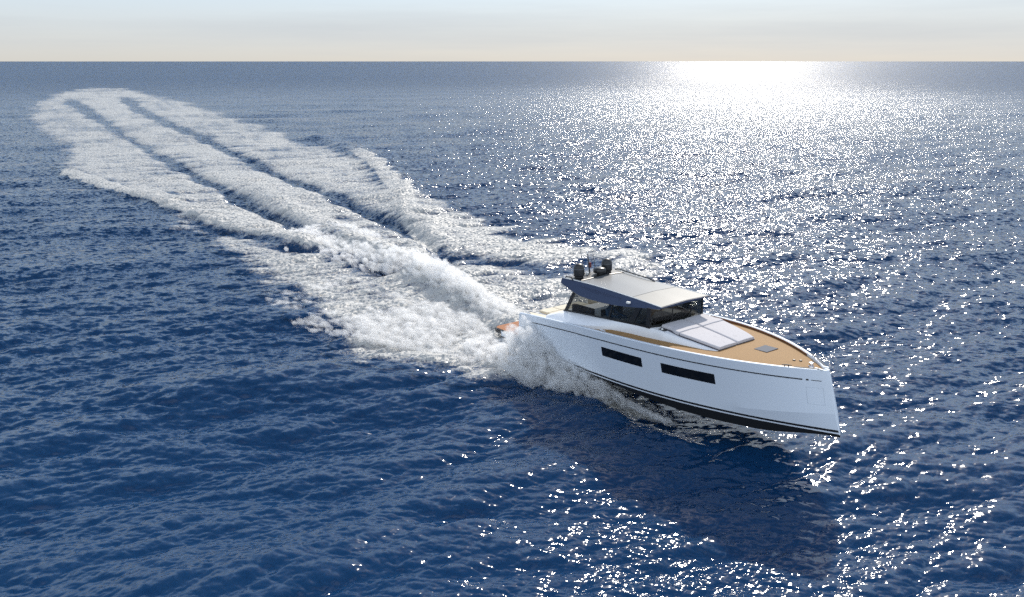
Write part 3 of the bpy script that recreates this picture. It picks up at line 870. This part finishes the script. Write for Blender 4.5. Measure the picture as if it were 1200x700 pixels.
# hardtop
rows = []
DROP = [0.18, 0.22, 0.36, 0.50, 0.51, 0.47, 0.40, 0.32, 0.18, 0.08, 0.05]
INSET = [0, 0.03, 0.13, 0.21, 0.25, 0.25, 0.23, 0.19, 0.11, 0.03, 0.01]
def roof_edge(x): return roof_w(x) - float(np.interp(x, HX, INSET))
for x, dr_ in zip(HX, DROP):
    w, z = roof_w(x), roof_z(x)
    we = roof_edge(x)
    rows.append([(x, -we, z), (x, -we - 0.03, z - 0.03), (x, -w - 0.09, z - dr_), (x, -w + 0.02, z - dr_), (x, -w + 0.10, z - max(0.05, dr_ * 0.5) if dr_ < .2 else z - 0.13), (x, 0, z - (0.04 if dr_ < .2 else 0.09)),
                 (x, w - 0.10, z - max(0.05, dr_ * 0.5) if dr_ < .2 else z - 0.13), (x, w - 0.02, z - dr_), (x, w + 0.09, z - dr_), (x, we + 0.03, z - 0.03), (x, we, z), (x, 0, z + 0.045)])
top = mesh('hardtop', *loft(rows), M['navy'], yacht, smooth=30)
top['label'] = 'dark blue hardtop with silver roof panel'
def roof_skin(name, x0, x1, m, lift, inset=0.05):
    rows = []
    for x in np.linspace(x0, x1, 10):
        w, z = roof_edge(x) - inset, roof_z(x)
        e = lambda f: (x, f * w, z + 0.045 * (1 - abs(f) * w / roof_w(x)) + lift)
        lowr = lambda f: (x, f * w, z + 0.045 * (1 - abs(f) * w / roof_w(x)) - 0.02)
        rows.append([lowr(-1)] + [e(f) for f in np.linspace(-1, 1, 9)] + [lowr(1)])
    return mesh(name, *loft(rows), m, top, smooth=40)
roof_skin('roof_panel', 4.12, 7.97, M['silver'], 0.012)
roof_skin('sunroof', 8.0, 9.58, M['sunroof'], 0.012)
for s in (-1, 1):
    # pale edge moulding along the roof edge
    mesh('edge_moulding', *tube([(x, s * (roof_edge(x) - 0.012), roof_z(x) + 0.012) for x in np.linspace(4.1, 9.6, 14)], 0.020), M['whiteplastic'], top)
    mesh('fascia_trim', *tube([(x, s * (roof_w(x) + 0.06), roof_z(x) - float(np.interp(x, HX, DROP)) - 0.012) for x in np.linspace(4.1, 7.0, 14)], 0.016), M['liner'], top)
    nl = mesh('navigation_light', *join(box(7.93, 8.10, s * (roof_w(8) + 0.03) - 0.05, s * (roof_w(8) + 0.03) + 0.05, roof_z(8) - 0.20, roof_z(8) - 0.12)), M['whiteplastic'], top, bevel=0.015)
    pts = [(x, s * (roof_edge(x) - 0.09), roof_z(x) + 0.03 + 0.07 * float(ss(4.3, 4.6, x) * (1 - ss(6.5, 6.9, x)))) for x in np.linspace(4.3, 6.9, 14)] if s > 0 else [(4.12, -1.42, 3.56), (4.2, -1.42, 3.63), (4.5, -1.40, 3.63), (4.6, -1.40, 3.53)]
    mesh('roof_rail', *tube(pts, 0.026), M['black'], top)
mesh('roof_gutter', *tube([(4.95, y, roof_z(4.95) + 0.045 * (1 - abs(y) / 1.5) + 0.02) for y in np.linspace(-1.22, 1.22, 9)], 0.024), M['black'], top)
mesh('equipment_tray', *loft([[(x, y, roof_z(x) + 0.05 * (1 - abs(y) / 1.6) + h) for y in np.linspace(-1.3, 1.3, 7) for h in ()] or [(x, -1.2, roof_z(x) + 0.012), (x, -1.2, roof_z(x) + 0.035), (x, 0, roof_z(x) + 0.075), (x, 1.2, roof_z(x) + 0.035), (x, 1.2, roof_z(x) + 0.012)] for x in (4.2, 4.9)]), M['charcoal'], top)
for y in (-0.98, 0.62):
    z = roof_z(4.55) + 0.05
    dome = mesh('satellite_dome', *lathe([(0.001, 0), (0.19, 0), (0.19, 0.05), (0.225, 0.07), (0.235, 0.12), (0.235, 0.37), (0.222, 0.46), (0.18, 0.54), (0.11, 0.59), (0.001, 0.61)], (4.52, y, z), 28), M['charcoal'], top, smooth=50)
    mesh('dome_band', *lathe([(0.236, 0.36), (0.241, 0.365), (0.241, 0.39), (0.236, 0.395)], (4.52, y, z), 28), mat('grey_band', (0.10, 0.105, 0.115), 0.4), dome)
mesh('radar_dome', *lathe([(0.001, 0), (0.12, 0), (0.12, 0.08), (0.27, 0.10), (0.285, 0.16), (0.275, 0.25), (0.23, 0.30), (0.001, 0.315)], (4.72, 0.02, roof_z(4.7) + 0.06), 28), M['black'], top, smooth=50)
mesh('gps_mushroom', *lathe([(0.001, 0), (0.03, 0), (0.03, 0.06), (0.085, 0.08), (0.08, 0.12), (0.001, 0.14)], (4.45, -0.45, roof_z(4.5) + 0.06), 16), M['whiteplastic'], top, smooth=50)
mast = mesh('mast', *tube([(4.3, -0.18, 3.58), (4.22, -0.16, 4.0), (4.12, -0.14, 4.45)], [0.035, 0.03, 0.018]), M['charcoal'], top)
mesh('pennant', *prism([(4.22, -0.16), (4.27, -0.05), (4.15, 0.0), (4.12, -0.12)], 3.82, 4.05), M['red'], mast)
mesh('mast_light', *lathe([(0.001, 0), (0.035, 0), (0.035, 0.09), (0.001, 0.1)], (4.12, -0.14, 4.44), 10), M['whiteplastic'], mast)
for x, y, dx_, h in ((4.25, -0.42, -0.30, 1.15), (4.25, 0.22, -0.22, 1.0)):
    mesh('whip_antenna', *tube([(x, y, 3.57), (x + dx_ * .5, y, 3.57 + h * .5), (x + dx_, y, 3.57 + h)], [0.014, 0.010, 0.006], 6), M['charcoal'], top)

# cockpit
cz = deck_z(2.2)
aft = mesh('aft_sun_pad', *join(box(0.95 + 0.9, 3.35, -1.25, 1.25, cz, cz + 0.30)), M['white'], yacht, bevel=0.05)
for k, (y0, y1) in enumerate(((-1.2, -0.43), (-0.40, 0.40), (0.43, 1.2))):
    for x0, x1 in ((1.9, 2.55), (2.58, 3.30)):
        mesh('pad_cushion', *join(box(x0, x1, y0, y1, cz + 0.305, cz + 0.42)), M['beige'], aft, bevel=0.03)
for s in (-1, 1):
    mesh('cockpit_coaming', *prism([(1.95, s * 1.72), (3.6, s * 1.80), (3.6, s * 2.14), (1.95, s * 2.02)], cz, lambda x, y: gz0(x) - 0.06), M['beige'], yacht, bevel=0.03)

# ------------------------------------------------------------------ helmsman
def person():
    DXP = -0.72
    def to_world(p): return globals()['to_world'](np.asarray(p, float) + np.array([DXP, 0, -0.20]))
    J = {  # local yacht coordinates: seated on the starboard helm seat, hands on the wheel
        'pelvis': ((7.12, -0.98, 2.33), 0.135), 'waist': ((7.10, -0.98, 2.48), 0.125), 'chest': ((7.12, -0.98, 2.67), 0.145), 'neckb': ((7.14, -0.98, 2.81), 0.075), 'neck': ((7.16, -0.98, 2.87), 0.055),
        'lsh': ((7.15, -0.79, 2.76), 0.062), 'lel': ((7.34, -0.72, 2.55), 0.045), 'lwr': ((7.66, -0.80, 2.56), 0.032),
        'rsh': ((7.15, -1.17, 2.76), 0.062), 'rel': ((7.34, -1.24, 2.55), 0.045), 'rwr': ((7.66, -1.16, 2.56), 0.032),
        'lhip': ((7.17, -0.88, 2.30), 0.09), 'lkn': ((7.58, -0.86, 2.28), 0.065), 'lan': ((7.66, -0.86, 1.83), 0.042), 'lto': ((7.86, -0.85, 1.76), 0.038),
        'rhip': ((7.17, -1.08, 2.30), 0.09), 'rkn': ((7.58, -1.10, 2.28), 0.065), 'ran': ((7.66, -1.10, 1.83), 0.042), 'rto': ((7.86, -1.11, 1.76), 0.038)}
    E = [('pelvis', 'waist'), ('waist', 'chest'), ('chest', 'neckb'), ('neckb', 'neck'), ('chest', 'lsh'), ('lsh', 'lel'), ('lel', 'lwr'), ('chest', 'rsh'), ('rsh', 'rel'), ('rel', 'rwr'),
         ('pelvis', 'lhip'), ('lhip', 'lkn'), ('lkn', 'lan'), ('lan', 'lto'), ('pelvis', 'rhip'), ('rhip', 'rkn'), ('rkn', 'ran'), ('ran', 'rto')]
    J = {k: (tuple(to_world(p)), r) for k, (p, r) in J.items()}
    # a hand: palm and five curled fingers closing on the wheel rim
    ins = np.array(to_world((0, 0, 0)))
    base = []
    for side, y in (('l', -0.80), ('r', -1.16)):
        s = 1 if side == 'l' else -1
        J[side + 'pa'] = (tuple(to_world((7.76, y, 2.54))), 0.030); E.append((side + 'wr', side + 'pa'))
        for k in range(4):
            yy = y + (k - 1.5) * 0.022
            a, b = f'{side}f{k}a', f'{side}f{k}b'; ln = (0.06, 0.07, 0.065, 0.05)[k]
            J[a] = (tuple(to_world((7.80 + ln, yy, 2.555))), 0.010); J[b] = (tuple(to_world((7.83 + ln, yy, 2.52))), 0.009)
            E += [(side + 'pa', a), (a, b)]
        J[side + 't'] = (tuple(to_world((7.80, y - s * 0.06, 2.55))), 0.011); E.append((side + 'pa', side + 't'))
    names = list(J); idx = {n_: i for i, n_ in enumerate(names)}
    org = Vector(to_world((7.12, -0.98, 1.71)))
    me = bpy.data.meshes.new('person')
    me.from_pydata([tuple(Vector(J[n_][0]) - org) for n_ in names], [(idx[a], idx[b]) for a, b in E], [])
    o = bpy.data.objects.new('person', me); COL.objects.link(o); o.location = org
    sk = o.modifiers.new('skin', 'SKIN'); sk.use_smooth_shade = True
    for i, n_ in enumerate(names):
        d = me.skin_vertices[0].data[i]; d.radius = (J[n_][1], J[n_][1]); d.use_root = (n_ == 'pelvis')
    o.modifiers.new('subdivision', 'SUBSURF').levels = 1
    o.modifiers['subdivision'].render_levels = 1
    me.materials.append(M['shirt'])
    o['label'] = 'person in blue shirt and white cap seated at the helm inside the cabin'
    o['category'] = 'person'
    inv = o.matrix_world
    def child(name, v, f, m, sm=60):
        W = to_world(np.array(v)) - np.array(org)
        return mesh(name, W, f, m, o, smooth=sm)
    prof = [(0.001, -0.115), (0.05, -0.105), (0.072, -0.05), (0.080, 0.0), (0.082, 0.05), (0.070, 0.10), (0.04, 0.125), (0.001, 0.13)]
    v, f = lathe(prof, (7.19, -0.98, 2.99), 16)
    v = [(7.19 + (x - 7.19) * 1.18, y, z) for x, y, z in v]
    parts = [(v, f), box(7.275, 7.305, -0.992, -0.968, 2.965, 3.0)]
    for s in (-1, 1): parts.append(box(7.17, 7.20, -0.98 + s * 0.083 - 0.012, -0.98 + s * 0.083 + 0.012, 2.965, 3.02))
    child('head', *join(*parts), M['skin'])
    cp = lathe([(0.001, 0.125), (0.05, 0.12), (0.088, 0.08), (0.092, 0.03), (0.088, 0.028), (0.001, 0.03)], (7.185, -0.98, 3.01), 16)
    cp = ([(7.185 + (x - 7.185) * 1.15, y, z) for x, y, z in cp[0]], cp[1])
    child('cap', *join(cp, prism([(7.27, -1.05), (7.37, -1.02), (7.37, -0.94), (7.27, -0.91)], 3.03, 3.042)), M['cap'])
    th = []
    for a, b, c in (('lhip', 'lkn', 'lan'), ('rhip', 'rkn', 'ran')):
        th.append(tube([J[a][0], J[b][0], J[c][0]], [0.10, 0.076, 0.055], 10))
    v, f = join(*th)
    mesh('trousers', np.array(v) - np.array(org), f, M['trousers'], o, smooth=50)
person()

# ------------------------------------------------------------------ spray: clouds of drops
def drops(name, P, size, m, label):
    """every drop a small four-sided bead, all in one body of spray"""
    n = len(P)
    tet = np.array([(1, 1, 1), (1, -1, -1), (-1, 1, -1), (-1, -1, 1)], float) / 1.732
    q = rng.normal(size=(n, 4)); q /= np.linalg.norm(q, axis=1)[:, None]
    a, b, c, d = q.T
    Rm = np.stack([np.stack([1 - 2 * (c * c + d * d), 2 * (b * c - a * d), 2 * (b * d + a * c)], -1),
                   np.stack([2 * (b * c + a * d), 1 - 2 * (b * b + d * d), 2 * (c * d - a * b)], -1),
                   np.stack([2 * (b * d - a * c), 2 * (c * d + a * b), 1 - 2 * (b * b + c * c)], -1)], 1)
    W = P[:, None, :] + np.einsum('nij,kj->nki', Rm, tet) * size[:, None, None]
    me = bpy.data.meshes.new(name)
    me.vertices.add(4 * n); me.vertices.foreach_set('co', W.astype(np.float32).ravel())
    F = (np.arange(n)[:, None, None] * 4 + np.array([(0, 1, 2), (0, 3, 1), (0, 2, 3), (1, 3, 2)])[None]).reshape(-1)
    me.loops.add(12 * n); me.loops.foreach_set('vertex_index', F.astype(np.int32))
    me.polygons.add(4 * n); me.polygons.foreach_set('loop_start', (np.arange(4 * n) * 3).astype(np.int32))
    try: me.polygons.foreach_set('loop_total', np.full(4 * n, 3, np.int32))
    except Exception: pass
    me.update(calc_edges=True)
    me.materials.append(m)
    o = bpy.data.objects.new(name, me); COL.objects.link(o)
    o['kind'] = 'stuff'; o['label'] = label; o['category'] = 'spray'
    return o

def spray_mat():
    m = bpy.data.materials.new('water_spray'); m.use_nodes = True
    n = m.node_tree; n.nodes.remove(n.nodes['Principled BSDF'])
    a = n.nodes.new('ShaderNodeBsdfDiffuse'); a.inputs[0].default_value = (0.97, 0.97, 0.97, 1)
    b = n.nodes.new('ShaderNodeBsdfTranslucent'); b.inputs[0].default_value = (0.97, 0.97, 0.97, 1)
    x = n.nodes.new('ShaderNodeMixShader'); x.inputs[0].default_value = 0.6
    n.links.new(a.outputs[0], x.inputs[1]); n.links.new(b.outputs[0], x.inputs[2]); n.links.new(x.outputs[0], n.nodes['Material Output'].inputs[0])
    return m
SPRAY = spray_mat()

def puff_cloud(centres, radii, flow, per, long=2.4):
    """drops gathered in wisps drawn out along the way the water flies"""
    k = len(centres)
    cnt = rng.poisson(per * (radii / radii.mean()) ** 2)
    idx = np.repeat(np.arange(k), cnt)
    d = rng.normal(size=(len(idx), 3))
    d *= (rng.random(len(idx))[:, None] ** 0.6) / np.linalg.norm(d, axis=1)[:, None] * 1.25
    al = (d * flow[idx]).sum(1, keepdims=True) * flow[idx]
    return centres[idx] + (d + al * (long - 1)) * radii[idx][:, None]

back = to_world((-1, 0, 0)) - to_world((0, 0, 0)); back[2] = 0; back /= np.linalg.norm(back)
stbd = np.array([back[1], -back[0], 0.0])
if stbd[1] > 0: stbd = -stbd
stern = np.array([YO.x, YO.y, 0.0])

def mist(cen, rad, flow, parent, density, every=1, grow=1.1, long=2.4):
    """the fine mist inside the drops: one closed wispy body of scattering air"""
    ico = bmesh.new(); bmesh.ops.create_icosphere(ico, subdivisions=1, radius=1.0)
    iv = np.array([v.co for v in ico.verts]); fi = np.array([[v.index for v in f.verts] for f in ico.faces]); ico.free()
    c, r, fl = cen[::every], rad[::every] * grow, flow[::every]
    al = np.einsum('vi,ki->kv', iv, fl)[:, :, None] * fl[:, None, :]
    W = c[:, None, :] + (iv[None] + al * (long - 1)) * r[:, None, None]
    F = (fi[None] + (np.arange(len(c)) * len(iv))[:, None, None]).reshape(-1, 3)
    me = bpy.data.meshes.new('mist'); me.from_pydata(W.reshape(-1, 3).tolist(), [], F.tolist())
    m = bpy.data.materials.new('spray_mist'); m.use_nodes = True
    n = m.node_tree; n.nodes.remove(n.nodes['Principled BSDF'])
    v = n.nodes.new('ShaderNodeVolumeScatter')
    v.inputs['Color'].default_value = (0.985, 0.985, 0.985, 1); v.inputs['Density'].default_value = density; v.inputs['Anisotropy'].default_value = 0.3
    t = n.nodes.new('ShaderNodeNewGeometry')
    no = n.nodes.new('ShaderNodeTexNoise'); no.inputs['Scale'].default_value = 2.6; no.inputs['Detail'].default_value = 5; no.inputs['Roughness'].default_value = 0.65
    mr = n.nodes.new('ShaderNodeMapRange'); mr.inputs['From Min'].default_value = 0.38; mr.inputs['From Max'].default_value = 0.68; mr.inputs['To Max'].default_value = density * 2.4
    n.links.new(t.outputs['Position'], no.inputs['Vector']); n.links.new(no.outputs['Fac'], mr.inputs['Value']); n.links.new(mr.outputs[0], v.inputs['Density'])
    n.links.new(v.outputs[0], n.nodes['Material Output'].inputs['Volume'])
    m.cycles.volume_step_rate = 1.0
    me.materials.append(m)
    o = bpy.data.objects.new('mist', me); COL.objects.link(o); o.parent = parent
    r_ = o.modifiers.new('remesh', 'REMESH'); r_.mode = 'VOXEL'; r_.voxel_size = 0.06
    o['kind'] = 'stuff'
    return o

def flow_dirs(n, vec, jit=0.25):
    f = np.broadcast_to(np.asarray(vec, float), (n, 3)) + rng.normal(size=(n, 3)) * jit
    return f / np.linalg.norm(f, axis=1)[:, None]

# 1. sheet thrown out from under the chine along the starboard side
n = 2200
s = rng.random(n) ** 1.25 * 11.2 - 0.6           # metres forward of the stern
chine = np.interp(s, [-2, 6, 9, 11], [2.05, 2.1, 1.95, 1.75])
hmax = 1.45 * ss(1.5, 2.7, s) * (1 - ss(3.0, 5.2, s)) + (0.25 + 0.08 * np.clip(s, 0, 11)) * ss(0.5, 2.5, s) * (1 - 0.8 * ss(6.0, 10.0, s)) + 0.15
v = rng.random(n) ** 1.3
lat = chine + 0.12 + (0.35 + 1.7 * (1 - ss(3, 8, s))) * rng.random(n) ** 1.3 * (1 - 0.35 * v) - 0.5 * ss(5, 9, s) * (1 - v)
cen = stern + s[:, None] * -back + lat[:, None] * stbd
hmax = np.where(s < 1.5, np.minimum(hmax, 0.28), hmax)
cen[:, 2] = v * hmax * (0.72 + 0.56 * value_noise(s * 3, lat * 3, 1.3, 41))
# the thin wash peeling off the forefoot
n2 = 420
s2 = 3.0 + 8.0 * rng.random(n2)
l2 = np.interp(s2, [3, 4.4, 7.3, 11], [2.5, 2.25, 1.6, 0.5]) + rng.random(n2) ** 1.5 * np.interp(s2, [3, 8, 11], [1.3, 0.9, 0.35])
c2 = stern + s2[:, None] * -back + l2[:, None] * stbd
c2[:, 2] = rng.random(n2) ** 2 * np.interp(s2, [3, 8, 11], [0.45, 0.35, 0.15])
cen = np.vstack([cen, c2]); s = np.r_[s, s2]; n += n2
rad_ = (0.05 + 0.15 * rng.random(n) ** 1.6) * (0.35 + 0.65 * (1 - ss(3, 9, s)))
fl = flow_dirs(n, back * 0.7 + stbd * 0.35 + np.array([0, 0, 0.75]))
P1 = puff_cloud(cen, rad_, fl, 38)
P1 = P1[P1[:, 2] > -0.1]
o1 = drops('bow_spray', P1, 0.005 + 0.008 * rng.random(len(P1)) ** 2, SPRAY, 'white spray thrown up along the starboard side of the yacht')
mist(cen, rad_, fl, o1, 3.0)

# 2. rooster tail behind the stern
n = 3600
s = rng.random(n) ** 0.9 * 27.8 + 1.7
hm = np.interp(s, [0, 3, 6, 10, 14, 18, 23, 29], [0.15, 0.65, 1.30, 1.75, 1.45, 0.95, 0.5, 0.2])
wd = np.interp(s, [0, 4, 10, 18, 29], [1.2, 1.0, 1.2, 1.9, 2.8])
lat = rng.normal(size=n) * wd * 0.55
v = rng.random(n) ** 1.2 * np.exp(-(lat / wd) ** 2)
cen = stern + s[:, None] * back + lat[:, None] * stbd
cen[:, 2] = v * hm * (0.7 + 0.6 * value_noise(s * 2 + 9, lat * 2, 1.2, 43)) + 0.05
rad_ = (0.05 + 0.17 * rng.random(n) ** 1.6)
fl = flow_dirs(n, back + np.array([0, 0, 0.18]), 0.18)
P2 = puff_cloud(cen, rad_, fl, 45, 3.2)
P2 = P2[P2[:, 2] > -0.1]
o2 = drops('rooster_tail', P2, 0.007 + 0.010 * rng.random(len(P2)) ** 2, SPRAY, 'white rooster tail of spray rising behind the stern of the yacht')
mist(cen, rad_, fl, o2, 1.9, 1, 1.1, 3.2)

# 3. low churned mass falling back on the starboard side
n = 4600
s = rng.random(n) * 16.5 - 1.5
l0 = np.interp(s, [-1.5, 3, 8, 15], [2.2, 1.6, 1.9, 3.4]); l1 = np.interp(s, [-1.5, 3, 8, 15], [4.4, 6.6, 9.4, 9.0])
lat = l0 + (l1 - l0) * rng.random(n)
cen = stern + s[:, None] * back + lat[:, None] * stbd
bill = value_noise(cen[:, 0], cen[:, 1], 2.2, 47, 5)
rel = (lat - l0) / (l1 - l0)
cen[:, 2] = rng.random(n) ** 1.5 * np.interp(s, [-1.5, 2, 6, 15], [0.2, 0.3, 0.6, 0.2]) * (0.15 + 1.2 * bill ** 1.5) * (1 - 0.75 * rel ** 1.5)
cen = cen[bill + rng.random(n) * 0.35 > 0.58]
rad_ = 0.04 + 0.13 * rng.random(len(cen)) ** 1.6
fl = flow_dirs(len(cen), back + stbd * 0.35, 0.22)
P3 = puff_cloud(cen, rad_, fl, 45, 3.0)
P3 = P3[P3[:, 2] > -0.1]
o3 = drops('side_wash_spray', P3, 0.007 + 0.010 * rng.random(len(P3)) ** 2, SPRAY, 'low billowing white spray spreading over the water beside the wake')
mist(cen, rad_, fl, o3, 1.8, 1, 1.1, 3.0)
